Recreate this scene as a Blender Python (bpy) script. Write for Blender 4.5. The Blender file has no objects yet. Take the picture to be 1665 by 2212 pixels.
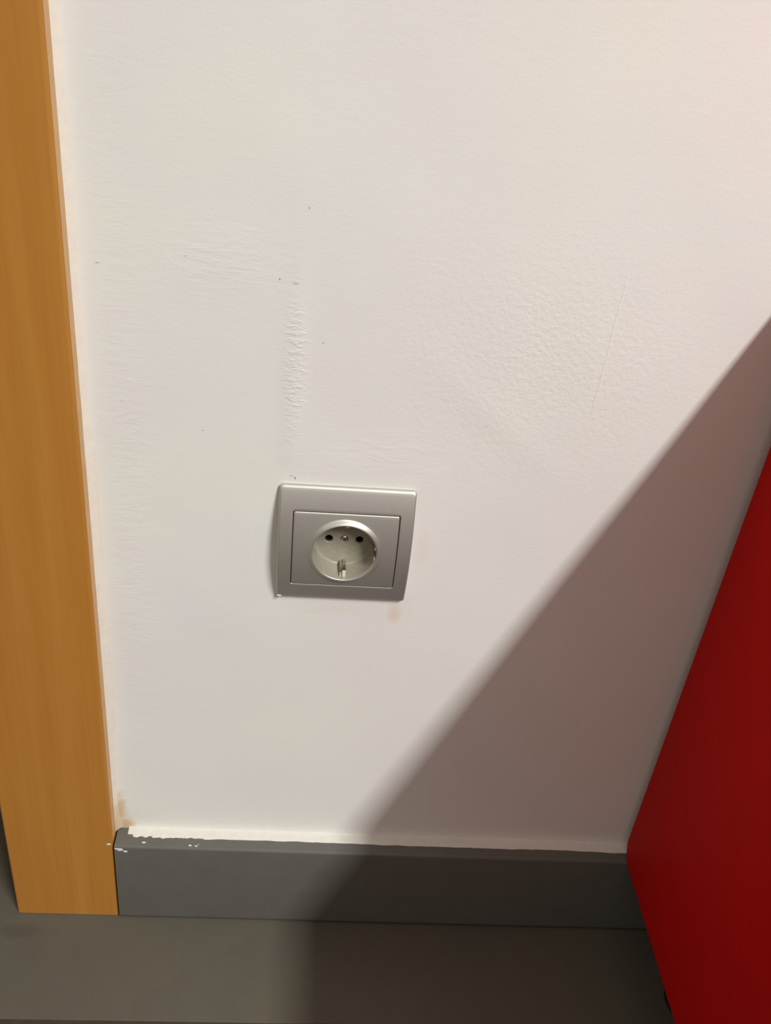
import bpy, bmesh, math, random
from mathutils import Vector, Matrix, noise

random.seed(7)
C = bpy.context.scene.collection
sc = bpy.context.scene
MM = 0.001
SH = 0.357            # height of the socket centre above the floor

# ------------------------------------------------------------------ camera
cam = bpy.data.objects.new('camera', bpy.data.cameras.new('camera'))
C.objects.link(cam)
cam.data.sensor_fit = 'HORIZONTAL'
cam.data.sensor_width = 36.0
cam.data.lens = 2025.14 * 36.0 / 1665.0
cam.data.clip_start = 0.01
cam.data.clip_end = 50
right = Vector((0.99427192, -0.03952654, 0.09930259))
down = Vector((0.06272404, -0.53648978, -0.84157258))
fwd = Vector((0.08653928, 0.84298264, -0.53093746))
m = Matrix.Identity(4)
for i in range(3):
    m[i][0] = right[i]; m[i][1] = -down[i]; m[i][2] = -fwd[i]
m[0][3], m[1][3], m[2][3] = -0.02586, -0.47483, 0.32329 + SH
cam.matrix_world = m
sc.camera = cam

# ------------------------------------------------------------------ light
w = bpy.data.worlds.new('world'); sc.world = w; w.use_nodes = True
nt = w.node_tree; bg = nt.nodes['Background']
tc = nt.nodes.new('ShaderNodeTexCoord'); sx = nt.nodes.new('ShaderNodeSeparateXYZ')
mr = nt.nodes.new('ShaderNodeMapRange'); mr.inputs['From Min'].default_value = -0.05; mr.inputs['From Max'].default_value = 0.55
cr = nt.nodes.new('ShaderNodeMix'); cr.data_type = 'RGBA'
cr.inputs['A'].default_value = (0.025, 0.022, 0.020, 1)
cr.inputs['B'].default_value = (0.47, 0.41, 0.375, 1)
nt.links.new(tc.outputs['Generated'], sx.inputs[0]); nt.links.new(sx.outputs['Z'], mr.inputs['Value'])
nt.links.new(mr.outputs[0], cr.inputs['Factor']); nt.links.new(cr.outputs['Result'], bg.inputs['Color'])
bg.inputs['Strength'].default_value = 1.5

lamp = bpy.data.lights.new('ceiling_lamp_light', 'AREA')           # long tube lamp under the ceiling
lamp.shape = 'RECTANGLE'; lamp.size = 0.15; lamp.size_y = 1.60
lamp.energy = 174; lamp.color = (0.965, 0.985, 0.975)
lo = bpy.data.objects.new('ceiling_lamp_light', lamp); C.objects.link(lo)
lo.location = (1.27, -2.30, 2.89)

sc.view_settings.view_transform = 'Standard'
sc.view_settings.look = 'None'
sc.view_settings.gamma = 1.0
sc.view_settings.use_curve_mapping = False
sc.view_settings.exposure = 0.0

# ------------------------------------------------------------------ helpers
def tag(o, label=None, cat=None, kind=None, group=None):
    if label: o['label'] = label
    if cat: o['category'] = cat
    if kind: o['kind'] = kind
    if group: o['group'] = group
    return o

def obj(name, bm, mat, parent=None, smooth=False, auto=None):
    bmesh.ops.remove_doubles(bm, verts=bm.verts, dist=1e-7)
    bmesh.ops.recalc_face_normals(bm, faces=bm.faces)
    me = bpy.data.meshes.new(name); bm.to_mesh(me); bm.free()
    if mat: me.materials.append(mat)
    o = bpy.data.objects.new(name, me); C.objects.link(o)
    if smooth:
        for p in me.polygons: p.use_smooth = True
    if auto is not None:
        for p in me.polygons: p.use_smooth = True
        me.set_sharp_from_angle(angle=math.radians(auto))
    if parent: o.parent = parent
    return o

def empty(name, loc=(0, 0, 0)):
    o = bpy.data.objects.new(name, None); o.empty_display_size = 0.02
    C.objects.link(o); o.location = loc
    return o

def box(bm, x0, x1, y0, y1, z0, z1, bev=0, seg=3):
    g = bmesh.ops.create_cube(bm, size=1)
    for v in g['verts']:
        v.co = Vector((x0 + (v.co.x + .5) * (x1 - x0), y0 + (v.co.y + .5) * (y1 - y0), z0 + (v.co.z + .5) * (z1 - z0)))
    if bev:
        es = list({e for v in g['verts'] for e in v.link_edges})
        bmesh.ops.bevel(bm, geom=es, offset=bev, segments=seg, affect='EDGES', profile=0.5)
    return bm

class N:
    """tiny node-tree helper"""
    def __init__(s, name):
        s.m = bpy.data.materials.new(name); s.m.use_nodes = True
        s.t = s.m.node_tree; s.b = s.t.nodes['Principled BSDF']
        s.g = s.t.nodes.new('ShaderNodeNewGeometry'); s.pos = s.g.outputs['Position']
    def n(s, ty, **k):
        o = s.t.nodes.new(ty)
        for a, v in k.items(): setattr(o, a, v)
        return o
    def l(s, a, b): s.t.links.new(a, b)
    def put(s, sock, v):
        if hasattr(v, 'is_output') or hasattr(v, 'links'): s.l(v, sock)
        else: sock.default_value = v
    def math(s, op, a, b=0.0, clamp=False):
        o = s.n('ShaderNodeMath', operation=op, use_clamp=clamp)
        s.put(o.inputs[0], a); s.put(o.inputs[1], b); return o.outputs[0]
    def noise(s, scale, detail=4, rough=.5, mapping=None, dist=0.0):
        o = s.n('ShaderNodeTexNoise'); o.inputs['Scale'].default_value = scale
        o.inputs['Detail'].default_value = detail; o.inputs['Roughness'].default_value = rough
        o.inputs['Distortion'].default_value = dist
        mp = s.n('ShaderNodeMapping'); s.l(s.pos, mp.inputs['Vector'])
        if mapping: mp.inputs['Scale'].default_value = mapping
        s.l(mp.outputs[0], o.inputs['Vector'])
        return o.outputs['Fac']
    def ramp(s, v, a, b, c0=0.0, c1=1.0, smooth=False):
        o = s.n('ShaderNodeMapRange'); o.interpolation_type = 'SMOOTHSTEP' if smooth else 'LINEAR'
        s.put(o.inputs['Value'], v)
        o.inputs['From Min'].default_value = a; o.inputs['From Max'].default_value = b
        o.inputs['To Min'].default_value = c0; o.inputs['To Max'].default_value = c1
        return o.outputs[0]
    def mix(s, f, a, b):
        o = s.n('ShaderNodeMix', data_type='RGBA')
        s.put(o.inputs['Factor'], f); s.put(o.inputs['A'], a); s.put(o.inputs['B'], b); return o.outputs['Result']
    def xyz(s):
        o = s.n('ShaderNodeSeparateXYZ'); s.l(s.pos, o.inputs[0]); return o.outputs
    def spot(s, c, r, soft=1.0, wob=0.0, wscale=200):
        """soft-edged elliptic patch on the wall: c=(x,z), r=(rx,rz); 1 in the middle, 0 outside"""
        X = s.xyz()
        dx = s.math('DIVIDE', s.math('SUBTRACT', X[0], c[0]), r[0]); dz = s.math('DIVIDE', s.math('SUBTRACT', X[2], c[1]), r[1])
        d = s.math('SQRT', s.math('ADD', s.math('MULTIPLY', dx, dx), s.math('MULTIPLY', dz, dz)))
        if wob: d = s.math('ADD', d, s.math('MULTIPLY', s.math('SUBTRACT', s.noise(wscale, 3), .5), wob))
        return s.ramp(d, 1.0, 1.0 - soft, smooth=True)
    def bump(s, h, strength, dist, prev=None):
        o = s.n('ShaderNodeBump'); o.inputs['Strength'].default_value = strength; o.inputs['Distance'].default_value = dist
        s.put(o.inputs['Height'], h)
        if prev: s.l(prev, o.inputs['Normal'])
        return o.outputs[0]
    def done(s, color=None, rough=.5, metal=0.0, spec=.5, normal=None):
        if color is not None: s.put(s.b.inputs['Base Color'], color)
        s.put(s.b.inputs['Roughness'], rough); s.put(s.b.inputs['Metallic'], metal)
        s.b.inputs['Specular IOR Level'].default_value = spec
        if normal: s.l(normal, s.b.inputs['Normal'])
        return s.m

def rgb(r, g, b): return (r, g, b, 1.0)

# ------------------------------------------------------------------ materials
def mat_wall():
    s = N('painted_plaster')
    X = s.xyz()
    big = s.noise(7, 2, .5); mid = s.noise(26, 3, .5)
    c = s.mix(s.ramp(big, .35, .65), rgb(.79, .785, .72), rgb(.78, .765, .745))
    c = s.mix(s.ramp(mid, .42, .62, 0, .35), c, rgb(.765, .775, .72))
    # faint pinkish wash towards the red cupboard, faint yellow marks
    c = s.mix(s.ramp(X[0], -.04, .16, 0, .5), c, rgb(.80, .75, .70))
    c = s.mix(s.math('MULTIPLY', s.math('MAXIMUM', s.spot((-.148, SH - .268), (.015, .016), .7, .9, 160), s.spot((-.149, SH - .250), (.010, .028), .9, .9, 160)), .85), c, rgb(.62, .44, .24))
    c = s.mix(s.math('MULTIPLY', s.spot((-.1515, SH - .268), (.007, .007), .7, .6, 300), .5), c, rgb(.33, .27, .20))
    c = s.mix(s.math('MULTIPLY', s.spot((.036, SH - .053), (.007, .012), .9, .6, 150), .45), c, rgb(.72, .52, .36))
    c = s.mix(s.math('MULTIPLY', s.spot((.048, SH - .002), (.006, .02), .9, .6, 150), .25), c, rgb(.76, .62, .47))
    c = s.mix(s.math('MULTIPLY', s.spot((-.004, SH - .052), (.035, .008), .9, .8, 120), .25), c, rgb(.76, .64, .52))
    # little chips and pits
    for (x, z, rx, rz, k) in [(-.0458, .162, .0006, .0009, .8), (-.0326, .1995, .0005, .0010, .7), (-.0212, .129, .0005, .0010, .6),
                              (-.0375, .1605, .0025, .0011, .3), (-.0855, .0708, .0008, .0006, .5), (-.138, .1627, .0020, .0005, .45),
                              (-.0322, .0437, .0007, .0012, .9), (-.0344, .0450, .0018, .0005, .6), (-.094, .1700, .0012, .0007, .3),
                              (.0745, .086, .0006, .0006, .5), (.086, .094, .0006, .0005, .4), (-.1295, .086, .0009, .0006, .4)]:
        c = s.mix(s.math('MULTIPLY', s.spot((x, SH + z), (rx, rz), .8), k), c, rgb(.16, .14, .11))
    # relief
    fine = s.noise(620, 3, .6); orange = s.noise(330, 3, .55); strokes = s.noise(150, 4, .6, (.45, 1, 1.7), .6)
    m1 = s.spot((.105, SH + .125), (.13, .115), 1.0, .5, 12)          # orange-peel patch
    m2 = s.spot((-.036, SH + .112), (.0095, .060), .8, .9, 60)          # rough vertical ridge
    m3 = s.spot((-.075, SH + .168), (.060, .030), 1.0, .6, 30)
    m4 = s.spot((.02, SH + .062), (.060, .022), 1.0, .8, 30)
    m5 = s.spot((-.128, SH + .03), (.02, .30), 1.0, .5, 40)
    nrm = s.bump(fine, .10, .0006)
    nrm = s.bump(s.math('MULTIPLY', orange, m1), .34, .0011, nrm)
    rid = s.noise(300, 3, .6, (.6, 1, 1.5), .4)
    nrm = s.bump(s.math('MULTIPLY', s.ramp(rid, .45, .75), m2), .34, .0010, nrm)
    st = s.math('MULTIPLY', strokes, s.math('ADD', .25, s.math('ADD', s.math('ADD', m3, m4), m5)))
    nrm = s.bump(st, .20, .0012, nrm)
    # one thin hairline scratch
    d = s.math('ADD', s.math('SUBTRACT', X[0], s.math('MULTIPLY', s.math('SUBTRACT', X[2], SH + .112), .02)), s.math('MULTIPLY', s.math('SUBTRACT', s.noise(60, 2), .5), .003))
    sl = s.ramp(s.math('ABSOLUTE', s.math('SUBTRACT', d, .1335)), .0009, 0.0, smooth=True)
    sl = s.math('MULTIPLY', sl, s.ramp(s.math('ABSOLUTE', s.math('SUBTRACT', X[2], SH + .138)), .045, .034, smooth=True))
    nrm = s.bump(sl, .28, .0006, nrm)
    return s.done(c, .62, 0, .25, nrm)

def mat_paint(name='white_paint', col=(.66, .645, .575), stain=False):
    s = N(name)
    c = s.mix(s.ramp(s.noise(160, 3), .35, .65), rgb(*col), rgb(col[0] * .95, col[1] * .95, col[2] * .97))
    if stain: c = s.mix(s.math('MULTIPLY', s.spot((-.148, SH - .262), (.014, .030), .8, .9, 160), .7), c, rgb(.62, .44, .24))
    return s.done(c, .5, 0, .3, s.bump(s.noise(380, 3), .25, .0006))

def mat_wood(name='beech_veneer'):
    s = N(name)
    g1 = s.noise(60, 5, .6, (1, 1, .035), .2); g2 = s.noise(420, 3, .6, (1, 1, .03)); g3 = s.noise(9, 2, .5, (1, 1, .5))
    c = s.mix(s.ramp(g1, .3, .7), rgb(.415, .172, .024), rgb(.47, .215, .040))
    c = s.mix(s.ramp(g2, .45, .75, 0, .30), c, rgb(.35, .135, .018))
    c = s.mix(s.ramp(g3, .4, .7, 0, .35), c, rgb(.44, .165, .019))
    return s.done(c, s.ramp(g2, .3, .7, .42, .5), 0, .4, s.bump(g2, .06, .0003))

def mat_tile(name, a, b, joint=False, rough=.42):
    s = N(name)
    X = s.xyz()
    n1 = s.noise(11, 4, .6); n2 = s.noise(55, 4, .6)
    c = s.mix(s.ramp(n1, .36, .64), rgb(*a), rgb(*b))
    c = s.mix(s.ramp(n2, .45, .75, 0, .25), c, rgb(a[0] * .8, a[1] * .78, a[2] * .75))
    nrm = s.bump(n2, .08, .0006)
    if joint:
        def line(sock, c0, per, hw):
            u = s.math('SUBTRACT', sock, c0)
            u = s.math('ABSOLUTE', s.math('SUBTRACT', u, s.math('MULTIPLY', s.math('ROUND', s.math('DIVIDE', u, per)), per)))
            return s.ramp(u, hw + .0007, hw - .0007, smooth=True)
        j = s.math('MAXIMUM', line(X[1], -.1015, .600, .0040), line(X[0], -.335, 1.2, .0025))
        j = s.math('MULTIPLY', j, s.ramp(s.noise(90, 3), .2, .5, .75, 1))
        c = s.mix(j, c, rgb(.050, .040, .031))
        nrm = s.bump(s.math('SUBTRACT', 1.0, j), .6, .0012, nrm)
        c = s.mix(s.math('MULTIPLY', s.spot2((-.244, -.060), (.010, .008)), .3), c, rgb(.06, .05, .036))
        c = s.mix(s.math('MULTIPLY', s.spot2((-.223, -.030), (.026, .008)), .3), c, rgb(.055, .043, .033))
    return s.done(c, rough, 0, .12, nrm)

def spot2(s, c, r):
    X = s.xyz()
    dx = s.math('DIVIDE', s.math('SUBTRACT', X[0], c[0]), r[0]); dy = s.math('DIVIDE', s.math('SUBTRACT', X[1], c[1]), r[1])
    d = s.math('SQRT', s.math('ADD', s.math('MULTIPLY', dx, dx), s.math('MULTIPLY', dy, dy)))
    return s.ramp(s.math('ADD', d, s.math('MULTIPLY', s.math('SUBTRACT', s.noise(90, 3), .5), .8)), 1.0, .2, smooth=True)
N.spot2 = spot2

def mat_silver():
    s = N('silver_painted_plastic')
    c = s.mix(s.ramp(s.noise(2600, 2), .4, .6), rgb(.52, .505, .455), rgb(.56, .54, .49))
    return s.done(c, .47, .75, .5, s.bump(s.noise(2600, 2), .05, .0001))

def mat_plain(name, col, rough=.5, metal=0.0, spec=.5, nscale=400, amt=.9):
    s = N(name)
    c = s.mix(s.ramp(s.noise(nscale, 3), .35, .65), rgb(*col), rgb(*[k * amt for k in col]))
    return s.done(c, rough, metal, spec)

M_WALL = mat_wall()
M_PAINT = mat_paint()
M_BEAD = mat_paint('paint_bead', (.80, .745, .65), True)
M_WOOD = mat_wood()
M_SMEAR = mat_plain('paint_smeared_wood', (.62, .37, .155), .5, nscale=90)
M_BASE = mat_tile('grey_skirting_tile', (.117, .113, .097), (.128, .125, .110))
M_FLOOR = mat_tile('grey_brown_floor_tile', (.108, .096, .071), (.097, .089, .070), True)
M_RED = mat_plain('red_lacquer', (.50, .0055, .004), .62, 0, .07, 30, .97)
M_BLACK = mat_plain('black_plastic', (.012, .011, .010), .5)
M_SILVER = mat_silver()
M_CUP = mat_plain('beige_grey_plastic', (.355, .335, .258), .33, .0, .5)
M_STEEL = mat_plain('plated_steel', (.72, .68, .56), .24, 1.0, .5)
M_SCREW = mat_plain('zinc_screw', (.55, .56, .54), .28, 1.0, .5)
M_DARK = mat_plain('hall_paint', (.30, .25, .21), .7)

# ------------------------------------------------------------------ setting
XT = -.1509        # right-hand face of the door casing
WT = .0773
TT = .0146
XO = XT - WT       # left-hand face of the casing
BH, BT = .0866, .0171

def wall_surface(x, z):
    """gentle unevenness of the plaster (metres towards the room, negative y)"""
    h = noise.noise(Vector((x * 9, 3.1, z * 7))) * .0010 + noise.noise(Vector((x * 28, 9.1, z * 22))) * .00022
    h += .0016 * math.exp(-max(0, x - XT) / .0045)                                   # plaster pulled up against the casing
    h += .0006 * math.exp(-((x + .036) / .006) ** 2) * math.exp(-((z - SH - .105) / .06) ** 2)
    d = (x - .08) * .64 + (z - SH - .09) * .77
    h += .0003 * math.exp(-(d / .010) ** 2) * math.exp(-(((x - .08) * .77 - (z - SH - .09) * .64) / .05) ** 2)
    e = min(1, max(0, (z - BH) / .02)); k = max(abs(x), abs(z - SH))
    f = min(1, max(0, (k - .040) / .02))
    return h * e * f

def frange(a, b, n): return [a + (b - a) * i / n for i in range(n + 1)]
xs = frange(XT - .004, -.032, 60)[:] + frange(-.032, .032, 32)[1:] + frange(.032, .30, 110)[1:] + [.5, .9, 1.6, 2.4]
zs = [0.0, .05, BH - .002] + frange(BH, SH - .032, 110)[1:] + frange(SH - .032, SH + .032, 32)[1:] + frange(SH + .032, SH + .34, 150)[1:] + [SH + .5, SH + .9, SH + 1.4, 2.6]
bm = bmesh.new()
grid = [[bm.verts.new((x, -wall_surface(x, z) if (-.16 < x < .31 and z < SH + .345) else 0.0, z)) for z in zs] for x in xs]
for i in range(len(xs) - 1):
    for j in range(len(zs) - 1):
        cx, cz = (xs[i] + xs[i + 1]) / 2, (zs[j] + zs[j + 1]) / 2
        if abs(cx) < .0315 and abs(cz - SH) < .0315: continue
        bm.faces.new((grid[i][j], grid[i + 1][j], grid[i + 1][j + 1], grid[i][j + 1]))
front = list(bm.faces)
ret = bmesh.ops.extrude_face_region(bm, geom=front)
for v in [g for g in ret['geom'] if isinstance(g, bmesh.types.BMVert)]: v.co.y = .12
tag(obj('wall_back', bm, M_WALL, auto=40), kind='structure')

# wall above the door opening and on its far side
bm = bmesh.new()
box(bm, XO - .9, XT - .005, .0, .12, 2.08, 2.6); box(bm, XO - 2.4, XO - .9, 0, .12, 0, 2.6)
tag(obj('wall_left', bm, M_WALL), kind='structure')

# floor
bm = bmesh.new(); box(bm, -2.7, 2.4, -3.2, 2.2, -.05, 0)
tag(obj('floor', bm, M_FLOOR), kind='structure')

# unlit hall behind the doorway
bm = bmesh.new(); box(bm, XT - .003, XT + .06, .121, 1.2, 0, 2.5)
tag(obj('wall_hall_right', bm, M_DARK), kind='structure')
bm = bmesh.new(); box(bm, -1.6, XT + .06, 1.201, 1.3, 0, 2.5)
tag(obj('wall_hall_back', bm, M_DARK), kind='structure')
bm = bmesh.new(); box(bm, -1.7, -1.601, .121, 1.3, 0, 2.5)
tag(obj('wall_hall_left', bm, M_DARK), kind='structure')
bm = bmesh.new(); box(bm, -1.7, XT + .06, .121, 1.3, 2.501, 2.55)
tag(obj('ceiling', bm, M_DARK), kind='structure')

# door casing (structure trim) with the door lining behind it
def rounded_bar(x0, x1, y0, y1, z0, z1, r, seg=6):
    """vertical board, front corners (towards -y) rounded"""
    bm = bmesh.new(); pts = [(x0, y1)]
    for k in range(seg + 1):
        a = math.pi + k / seg * math.pi / 2; pts.append((x0 + r + r * math.cos(a), y0 + r + r * math.sin(a)))
    for k in range(seg + 1):
        a = 1.5 * math.pi + k / seg * math.pi / 2; pts.append((x1 - r + r * math.cos(a), y0 + r + r * math.sin(a)))
    pts.append((x1, y1))
    lo_ = [bm.verts.new((x, y, z0)) for x, y in pts]; hi = [bm.verts.new((x, y, z1)) for x, y in pts]
    n = len(pts)
    for i in range(n): bm.faces.new((lo_[i], lo_[(i + 1) % n], hi[(i + 1) % n], hi[i]))
    bm.faces.new(lo_); bm.faces.new(hi[::-1])
    return bm
casing = tag(obj('trim_1', rounded_bar(XO, XT, -TT, -.0005, .0006, 2.12, .0022), M_WOOD, auto=35), kind='structure')
# paint and filler smeared along the inside corner between casing and plaster
bm = bmesh.new()
zz = frange(BH + .001, 2.11, 260); prev = None
for z in zz:
    wob = noise.noise(Vector((0, 1.7, z * 45))) * .0005 + noise.noise(Vector((0, 5.7, z * 190))) * .00022
    row = []
    for k in range(9):
        a = k / 8
        y = -(.0042 + wob) * (1 - a) ** 2 - .0003
        x = XT + .0002 + .0050 * a
        row.append(bm.verts.new((x, y - .0002, z)))
    row.append(bm.verts.new((XT + .0052, .0002, z))); row.append(bm.verts.new((XT + .0002, .0002, z)))
    if prev:
        for k in range(len(row)):
            q = (k + 1) % len(row); bm.faces.new((prev[k], prev[q], row[q], row[k]))
    else: bm.faces.new(row)
    prev = row
bm.faces.new(prev[::-1])
bead = obj('paint_bead', bm, M_BEAD, casing, auto=50)
bead['label'] = 'cream paint bead along the casing edge'
# thin smear of translucent paint on the casing's side
bm = bmesh.new(); box(bm, XT, XT + .00025, -TT + .0018, -.0012, BH + .001, 2.11)
sm = obj('paint_smear', bm, M_SMEAR, casing); sm['label'] = 'peach coloured paint smear on the casing edge'
# lining of the door opening
tag(obj('trim_2', box(bmesh.new(), XO - .001, XT - .0045, .0006, .12, .0006, 2.07, .001, 2), M_WOOD), kind='structure')

# skirting tile with rounded top front edge
def prism_x(profile, x0, x1, cols=1, wob=None):
    bm = bmesh.new(); prev = None; n = len(profile)
    for i in range(cols + 1):
        x = x0 + (x1 - x0) * i / cols
        row = [bm.verts.new((x, y, z)) for y, z in profile]
        if prev:
            for k in range(n): q = (k + 1) % n; bm.faces.new((prev[k], prev[q], row[q], row[k]))
        else: bm.faces.new(row)
        prev = row
    bm.faces.new(prev[::-1]); return bm
pf = [(.0, .0006), (-BT + .0034, .0006), (-BT + .0018, .0011), (-BT + .0007, .0022), (-BT + .0001, .0040), (-BT, .0060)]
for k in range(7):
    a = k / 6 * math.pi / 2; r = .0022
    pf.append((-BT + r - r * math.cos(a), BH - r + r * math.sin(a)))
pf.append((0, BH))
base = tag(obj('baseboard_back', prism_x(pf, XT + .0014, 2.39, 1), M_BASE, auto=30), kind='structure')

# white paint lying on top of the skirting, ragged front edge
bm = bmesh.new(); cols = 900; x0, x1 = -.1415, .60; prev = None
for i in range(cols + 1):
    x = x0 + (x1 - x0) * i / cols
    fr = .0084 + .0012 * noise.noise(Vector((x * 14, 0, 2))) + .0005 * noise.noise(Vector((x * 90, 0, 5)))
    if x < -.085: fr += .0016 * noise.noise(Vector((x * 300, 0, 9))) * min(1, (-.085 - x) / .02) - .0006
    if x < -.138: fr *= .75
    fr -= .0010 * math.exp(-((x + .03) / .04) ** 2)
    fr += .0005 * max(0, noise.noise(Vector((x * 420, 3, 1))) - .2)
    dip = .0006 * max(0, noise.noise(Vector((x * 30, 7, 1))))
    prof = [(.0008, BH + .0022), (-.0006, BH + .0016 - dip), (-.0018, BH + .0011), (-fr + .0012, BH + .0009), (-fr + .0003, BH + .0007), (-fr, BH + .00005), (.0008, BH + .00005)]
    row = [bm.verts.new((x, y, z)) for y, z in prof]
    if prev:
        for k in range(7): q = (k + 1) % 7; bm.faces.new((prev[k], prev[q], row[q], row[k]))
    else: bm.faces.new(row)
    prev = row
bm.faces.new(prev[::-1])
ps = obj('paint_strip', bm, M_PAINT, base, auto=60); ps['label'] = 'ragged white paint on top of the skirting tile'

def blob(c, rx, rz, th, axis='y', seed=0, n=22):
    """small irregular dried paint fleck, lens shaped"""
    bm = bmesh.new(); rings = []
    for (f, t) in ((1.0, 0), (.8, .7), (.4, 1.0)):
        ring = []
        for k in range(n):
            a = 2 * math.pi * k / n
            q = f * (1 + .45 * noise.noise(Vector((math.cos(a) * 1.6 + seed * 7.3, math.sin(a) * 1.6, seed))))
            u, v = rx * q * math.cos(a), rz * q * math.sin(a)
            ring.append(bm.verts.new((c[0] + u, c[1] - th * t, c[2] + v) if axis == 'y' else (c[0] + u, c[1] + v, c[2] + th * t)))
        rings.append(ring)
    for A, B in zip(rings, rings[1:]):
        for k in range(n): bm.faces.new((A[k], A[(k + 1) % n], B[(k + 1) % n], B[k]))
    bm.faces.new(rings[-1]); bm.faces.new(rings[0][::-1])
    return bm
M_FLECK = mat_paint('paint_fleck', (.62, .62, .60))
for i, (x, z, rx, rz) in enumerate([(-.1452, BH - .0035, .0022, .0016), (-.1415, BH - .0052, .0018, .0011), (-.1478, BH - .0025, .0014, .0008)]):
    obj('paint_fleck', blob((x, -BT - .00005, z), rx, rz, .0004, 'y', i + 1), M_FLECK, base, smooth=True)
for i, (x, y, rx, ry) in enumerate([(-.1285, -.0128, .0015, .0009), (-.0945, -.0142, .0014, .0008), (-.0900, -.0146, .0012, .0006), (-.0885, -.0132, .0005, .0005)]):
    obj('paint_fleck', blob((x, y, BH + .00003), rx, ry, .0004, 'z', i + 5), M_FLECK, base, smooth=True)
obj('paint_fleck', blob((XT - .0030, -TT - .00005, BH - .0010), .0019, .0011, .0004, 'y', 12), M_FLECK, casing, smooth=True)

# ------------------------------------------------------------------ wall socket
sock = tag(empty('wall_socket', (0, 0, SH)), 'square silver wall socket with one round recessed outlet, set in the white wall', 'wall socket')
sock.rotation_euler = (0, -.0106, 0)
NA = 720
HW, HH = .0404, .0410
def bow(z): return -(.0030 + .0075 * (1 - min(1, (z / .041) ** 2)))      # curved front of the frame
def rrect(hw, hh, r, n=NA):
    """points of a rounded rectangle, one per polar angle"""
    out = []
    for k in range(n):
        a = 2 * math.pi * (k + .5) / n; c, s = math.cos(a), math.sin(a)
        t = min(hw / abs(c) if abs(c) > 1e-9 else 9, hh / abs(s) if abs(s) > 1e-9 else 9)
        x, z = c * t, s * t
        if abs(x) > hw - r and abs(z) > hh - r:
            cx, cz = math.copysign(hw - r, x), math.copysign(hh - r, z)
            b = -(c * cx + s * cz); q = b * b - (cx * cx + cz * cz - r * r)
            if q > 0: t = -b + math.sqrt(q); x, z = c * t, s * t
        out.append((x, z))
    return out
def circ(r, cx=0, cz=0, n=NA): return [(cx + r * math.cos(2 * math.pi * (k + .5) / n), cz + r * math.sin(2 * math.pi * (k + .5) / n)) for k in range(n)]
def lerp(A, B, t): return [(a[0] + (b[0] - a[0]) * t, a[1] + (b[1] - a[1]) * t) for a, b in zip(A, B)]
def rings_mesh(rings, close_last=False):
    bm = bmesh.new(); prev = None
    for R in rings:
        row = [bm.verts.new(p) for p in R]
        if prev:
            n = len(row)
            for k in range(n): bm.faces.new((prev[k], prev[(k + 1) % n], row[(k + 1) % n], row[k]))
        prev = row
    if close_last: bm.faces.new(prev)
    return bm
def lay(P, f): return [(x, f(x, z), z) for x, z in P]

PW, PH = .0319, .0268
DZ = -.0007
def rr2(a, b, r): return [(x, z + DZ) for x, z in rrect(a, b, r)]
# outer frame
R = [lay(rrect(HW - .0006, HH - .0006, .0014), lambda x, z: -.0002),
     lay(rrect(HW - .0002, HH - .0002, .0018), lambda x, z: bow(z) * .5),
     lay(rrect(HW, HH, .002), lambda x, z: bow(z) + .0014)]
for k in range(1, 6):
    a = k / 5 * math.pi / 2; d = .0012 * (1 - math.cos(a)); h = .0014 * (1 - math.sin(a))
    R.append(lay(rrect(HW - d, HH - d * 1.4, .002), lambda x, z, h=h: bow(z) + h))
O = rrect(HW - .0012, HH - .00168, .002); I = rr2(PW + .0004, PH + .0004, .0015)
for k in range(1, 9): R.append(lay(lerp(O, I, k / 8), lambda x, z: bow(z)))
for k in range(1, 4):
    a = k / 3 * math.pi / 2; d = .0005 * (1 - math.cos(a)) ; h = .0005 * math.sin(a)
    R.append(lay(rr2(PW + .0004 - .0004 * math.sin(a), PH + .0004 - .0004 * math.sin(a), .0013), lambda x, z, h=.0006 * (1 - math.cos(a)): bow(z) + h))
R.append(lay(rr2(PW, PH, .0013), lambda x, z: bow(z) + .0045))
R.append(lay(rr2(PW - .002, PH - .002, .0013), lambda x, z: bow(z) + .0045))
obj('frame', rings_mesh(R), M_SILVER, sock, auto=32)

fk = blob((-.0386, bow(-.0395) - .0001, -.0398), .0017, .0008, .0003, 'y', 21)
obj('paint_fleck', fk, M_PAINT, sock, smooth=True)

# centre plate with the raised collar
RIMY = -.0108
def plate_y(x, z): return bow(z) + .0001
R = [lay(rrect(PW - .0005, PH - .0005, .0011), lambda x, z: plate_y(x, z) + .0040),
     lay(rrect(PW - .0005, PH - .0005, .0011), lambda x, z: plate_y(x, z) + .0007)]
for k in range(1, 5):
    a = k / 4 * math.pi / 2; d = .0007 * (1 - math.cos(a)); h = .0007 * (1 - math.sin(a))
    R.append(lay(rrect(PW - .0005 - d, PH - .0005 - d, .0011), lambda x, z, h=h: plate_y(x, z) + h))
O = rrect(PW - .0012, PH - .0012, .001); I = circ(.0230)
for k in range(1, 7): R.append(lay(lerp(O, I, k / 6), plate_y))
def collar(r):
    t = min(1, max(0, (.0230 - r) / .0030)); t = t * t * (3 - 2 * t)
    return lambda x, z, t=t: plate_y(x, z) * (1 - t) + RIMY * t
for k in range(1, 13): R.append(lay(circ(.0230 - .0030 * k / 12), collar(.0230 - .0030 * k / 12)))
R.append(lay(circ(.0202), lambda x, z: RIMY))
for k in range(1, 6):
    a = k / 5 * math.pi / 2
    R.append(lay(circ(.0202 - .0008 * math.sin(a)), lambda x, z, a=a: RIMY + .0008 * (1 - math.cos(a))))
R.append(lay(circ(.0193), lambda x, z: RIMY + .0022))
obj('cover_plate', rings_mesh(R), M_SILVER, sock, auto=32).location.z = DZ

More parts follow.
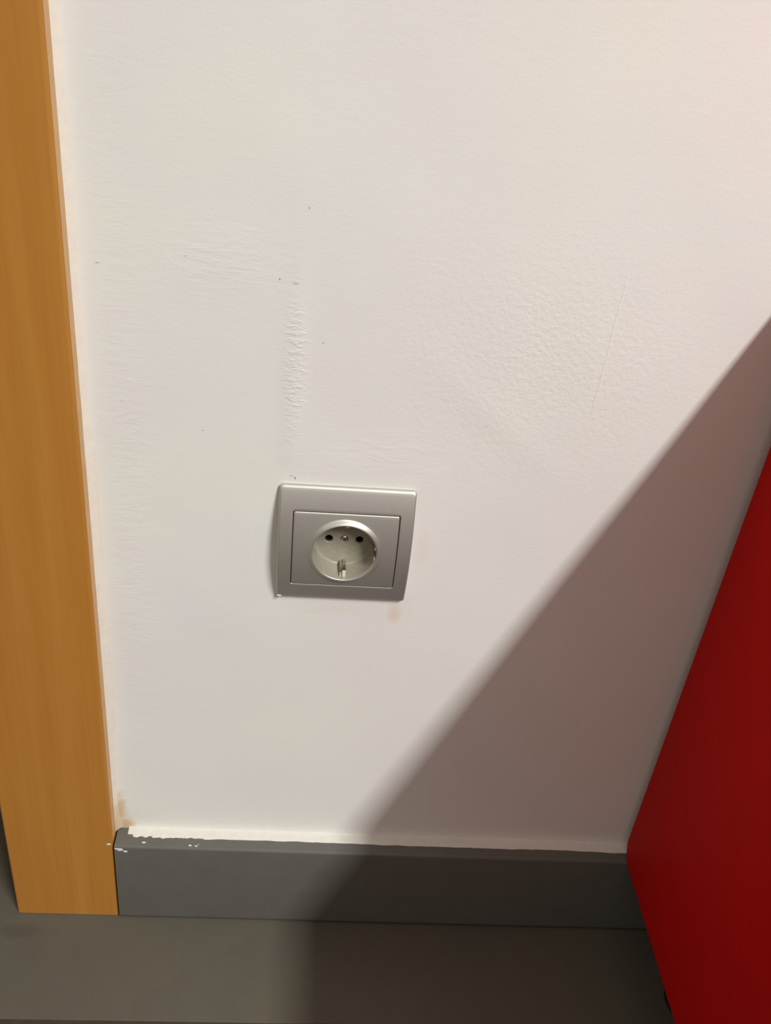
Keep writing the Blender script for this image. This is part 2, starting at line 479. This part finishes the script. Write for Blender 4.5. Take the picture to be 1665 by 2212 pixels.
# round well of the outlet, grooved at the sides
CB = .0050
def well(r):
    out = []
    for k in range(NA):
        a = 2 * math.pi * (k + .5) / NA; z = r * math.sin(a); x = r * math.cos(a)
        rr = r + (.0028 if abs(z) < .0026 else (-.0007 if abs(z) < .0047 and abs(x) > r * .5 else 0))
        out.append((rr * math.cos(a), rr * math.sin(a)))
    return out
R = [lay(circ(.0212), lambda x, z: RIMY + .0024), lay(circ(.0196), lambda x, z: RIMY + .0010)]
W0 = well(.0190)
R.append(lay(W0, lambda x, z: RIMY + .0012))
R.append(lay(W0, lambda x, z: RIMY + .0016))
R.append(lay(well(.0186), lambda x, z: CB - .0013))
for k in range(1, 6):
    a = k / 5 * math.pi / 2
    R.append(lay(well(.0186 - .0013 * (1 - math.cos(a))), lambda x, z, a=a: CB - .0013 * (1 - math.sin(a))))
bm = rings_mesh(R)
bm.verts.ensure_lookup_table()
last = bm.verts[-NA:]
edges = [e for e in {e for v in last for e in v.link_edges} if e.verts[0] in set(last) and e.verts[1] in set(last)]
HO = []
for hx in (-.0095, 0.0, .0095):
    rr = .0028; n = 32
    vs = [bm.verts.new((hx + rr * math.cos(2 * math.pi * k / n), CB, rr * math.sin(2 * math.pi * k / n))) for k in range(n)]
    edges += [bm.edges.new((vs[k], vs[(k + 1) % n])) for k in range(n)]
    HO.append((hx, vs))
bmesh.ops.triangle_fill(bm, use_beauty=True, use_dissolve=False, edges=edges, normal=(0, -1, 0))
bm.faces.ensure_lookup_table()
for f in [f for f in bm.faces if all(abs(v.co.y - CB) < 1e-6 for v in f.verts)]:
    c = f.calc_center_median()
    if any((c.x - h[0]) ** 2 + c.z ** 2 < .0026 ** 2 for h in HO): bm.faces.remove(f)
for hx, vs in HO:
    n = len(vs); dep = .0018 if hx == 0 else .014
    a = [bm.verts.new((hx + (v.co.x - hx) * .86, CB + .0005, v.co.z * .86)) for v in vs]
    b = [bm.verts.new((hx + (v.co.x - hx) * .84, CB + dep, v.co.z * .84)) for v in vs]
    for k in range(n):
        q = (k + 1) % n
        bm.faces.new((vs[k], vs[q], a[q], a[k])); bm.faces.new((a[k], a[q], b[q], b[k]))
    bm.faces.new(b)
well_o = obj('outlet_well', bm, M_CUP, sock, auto=32)
well_o.location.z = DZ
well_o['label'] = 'beige grey recessed outlet well'
# black contact sleeves inside the two pin holes
for hx in (-.0095, .0095):
    bm = bmesh.new(); n = 32; P = []
    for (r, y) in ((.00238, .0062), (.00238, .0185), (.0019, .0185), (.0019, .0064)):
        P.append([bm.verts.new((hx + r * math.cos(2 * math.pi * k / n), y, r * math.sin(2 * math.pi * k / n))) for k in range(n)])
    for A, B in zip(P, P[1:] + P[:1]):
        for k in range(n): bm.faces.new((A[k], A[(k + 1) % n], B[(k + 1) % n], B[k]))
    bm.faces.new([bm.verts.new((hx + .0019 * math.cos(2 * math.pi * k / n), .0180, .0019 * math.sin(2 * math.pi * k / n))) for k in range(n)])
    obj('pin_contact', bm, M_BLACK, well_o)
# cross-head screw
bm = bmesh.new(); n = 48; P = []
for (r, y) in ((.0022, CB + .0017), (.0022, CB + .0005), (.0019, CB + .0001), (.0013, CB - .0001)):
    P.append([bm.verts.new((r * math.cos(2 * math.pi * k / n), y, r * math.sin(2 * math.pi * k / n))) for k in range(n)])
star = []
for k in range(n):
    a = 2 * math.pi * k / n; b = a + .5
    q = .00055 + .00085 * max(0, abs(math.cos(2 * b)) ** 6 * 1.0)
    star.append(bm.verts.new((q * math.cos(a), CB - .0001, q * math.sin(a))))
P.append(star); P.append([bm.verts.new((v.co.x * .6, CB + .0010, v.co.z * .6)) for v in star])
for A, B in zip(P, P[1:]):
    for k in range(n): bm.faces.new((A[k], A[(k + 1) % n], B[(k + 1) % n], B[k]))
bm.faces.new(P[-1])
obj('screw', bm, M_SCREW, well_o, auto=35)

# earth clips: sprung strip with two tongues, below and above
def clip(sgn):
    bm = bmesh.new()
    line = [(CB - .0002, -.0178), (CB - .0004, -.0152), (.0015, -.0146), (-.0020, -.0150), (-.0062, -.0160), (-.0094, -.0184), (-.0100, -.0192)]
    th = .0005
    def strip(x0, x1, dz, dy=0):
        prev = None
        for i, (y, z) in enumerate(line):
            z += dz * math.sin(math.pi * i / (len(line) - 1)); y += dy
            row = [bm.verts.new((x0, y, sgn * z)), bm.verts.new((x1, y, sgn * z)), bm.verts.new((x1, y + th * .3, sgn * (z - th))), bm.verts.new((x0, y + th * .3, sgn * (z - th)))]
            if prev:
                for k in range(4): q = (k + 1) % 4; bm.faces.new((prev[k], prev[q], row[q], row[k]))
            else: bm.faces.new(row)
            prev = row
        bm.faces.new(prev[::-1])
    strip(-.0020, -.0006, -.0012, .0001); strip(-.0002, .0018, .0006)
    box(bm, -.0020, .0018, CB - .0006, CB - .0001, min(sgn * -.0182, sgn * -.0166), max(sgn * -.0182, sgn * -.0166))
    return bm
for sg in (1, -1): obj('earth_clip', clip(sg), M_STEEL, well_o)
# body of the outlet, sunk into the wall
bm = bmesh.new()
R = [lay(circ(.0205, n=96), lambda x, z: -.006), lay(circ(.0225, n=96), lambda x, z: .0), lay(circ(.0225, n=96), lambda x, z: .030)]
bm = rings_mesh(R, True)
obj('outlet_body', bm, M_BLACK, sock, auto=30)

# ------------------------------------------------------------------ red cabinet
CX0, CYB, CZ0, CZ1 = .2379, -.0090, .0875, .567
CW, CD = .42, .68
cab = tag(empty('cabinet', (CX0 + CW / 2, CYB - CD / 2, 0)), 'low plain red cabinet standing close against the white wall, its shadow falling on the wall', 'cabinet')
def loc(o): o.matrix_parent_inverse = Matrix.Translation(-Vector(cab.location)); return o
def round_panel(x0, x1, y0, y1, z0, z1, r, bev=.0012):
    """vertical panel in the y-z plane with rounded corners"""
    bm = bmesh.new(); pts = []
    for (cy, cz, a0) in ((y1 - r, z1 - r, 0), (y0 + r, z1 - r, 90), (y0 + r, z0 + r, 180), (y1 - r, z0 + r, 270)):
        for k in range(13):
            a = math.radians(a0 + k * 7.5); pts.append((cy + r * math.cos(a), cz + r * math.sin(a)))
    prev = None; cy, cz = (y0 + y1) / 2, (z0 + z1) / 2
    for (x, ins) in ((x0, bev), (x0 + bev * .3, bev * .3), (x0 + bev, 0), (x1 - bev, 0), (x1 - bev * .3, bev * .3), (x1, bev)):
        row = []
        for (y, z) in pts:
            row.append(bm.verts.new((x, y - math.copysign(ins, y - cy), z - math.copysign(ins, z - cz))))
        if prev:
            n = len(row)
            for k in range(n): bm.faces.new((prev[k], prev[(k + 1) % n], row[(k + 1) % n], row[k]))
        else: bm.faces.new(row)
        prev = row
    bm.faces.new(prev[::-1]); return bm
yb, yf = CYB, CYB - CD
T = .018
loc(obj('side_panel', round_panel(CX0, CX0 + T, yf, yb, CZ0, CZ1, .016), M_RED, cab, auto=40))
loc(obj('side_panel', round_panel(CX0 + CW - T, CX0 + CW, yf, yb, CZ0, CZ1, .016), M_RED, cab, auto=40))
xi0, xi1 = CX0 + T + .0003, CX0 + CW - T - .0003
loc(obj('top_panel', box(bmesh.new(), xi0, xi1, yf + .017, yb - .017, CZ1 - T, CZ1 - .0005, .001, 2), M_RED, cab))
loc(obj('bottom_panel', box(bmesh.new(), xi0, xi1, yf + .017, yb - .017, CZ0 + .0005, CZ0 + T, .001, 2), M_RED, cab))
loc(obj('back_panel', box(bmesh.new(), xi0, xi1, yb - .0165, yb - .010, CZ0 + .016, CZ1 - .016), M_RED, cab))
loc(obj('shelf', box(bmesh.new(), xi0, xi1, yf + .03, yb - .02, .32, .336, .001, 2), M_RED, cab))
xm = (xi0 + xi1) / 2
for a, b, hx in ((xi0 + .001, xm - .001, xm - .02), (xm + .001, xi1 - .001, xm + .02)):
    d = loc(obj('door', box(bmesh.new(), a, b, yf + .0002, yf + .0165, CZ0 + .018, CZ1 - .020, .0015, 2), M_RED, cab))
    bm = bmesh.new(); bmesh.ops.create_uvsphere(bm, u_segments=20, v_segments=12, radius=.010)
    for v in bm.verts: v.co = Vector((hx + v.co.x, yf - .014 + v.co.y * .7, .36 + v.co.z))
    kk = bmesh.ops.create_cone(bm, cap_ends=True, segments=16, radius1=.004, radius2=.004, depth=.014, matrix=Matrix.Translation((hx, yf - .006, .36)) @ Matrix.Rotation(math.pi / 2, 4, 'X'))
    k = obj('knob', bm, M_STEEL, d, smooth=True); k.matrix_parent_inverse = Matrix.Translation(-Vector(cab.location)) @ Matrix.Identity(4)
    k.matrix_parent_inverse = Matrix.Identity(4)
for fx in (CX0 + .058, CX0 + CW - .058):
    for fy in (yb - .068, yf + .06):
        bm = bmesh.new()
        P = []
        n = 32
        for (r, z) in ((.020, .0002), (.022, .002), (.022, .008), (.016, .014), (.016, .070), (.026, .076), (.026, CZ0 + .0004)):
            P.append([bm.verts.new((fx + r * math.cos(2 * math.pi * k / n), fy + r * math.sin(2 * math.pi * k / n), z)) for k in range(n)])
        for A, B in zip(P, P[1:]):
            for k in range(n): bm.faces.new((A[k], A[(k + 1) % n], B[(k + 1) % n], B[k]))
        bm.faces.new(P[0][::-1]); bm.faces.new(P[-1])
        loc(obj('foot', bm, M_BLACK, cab, auto=35))
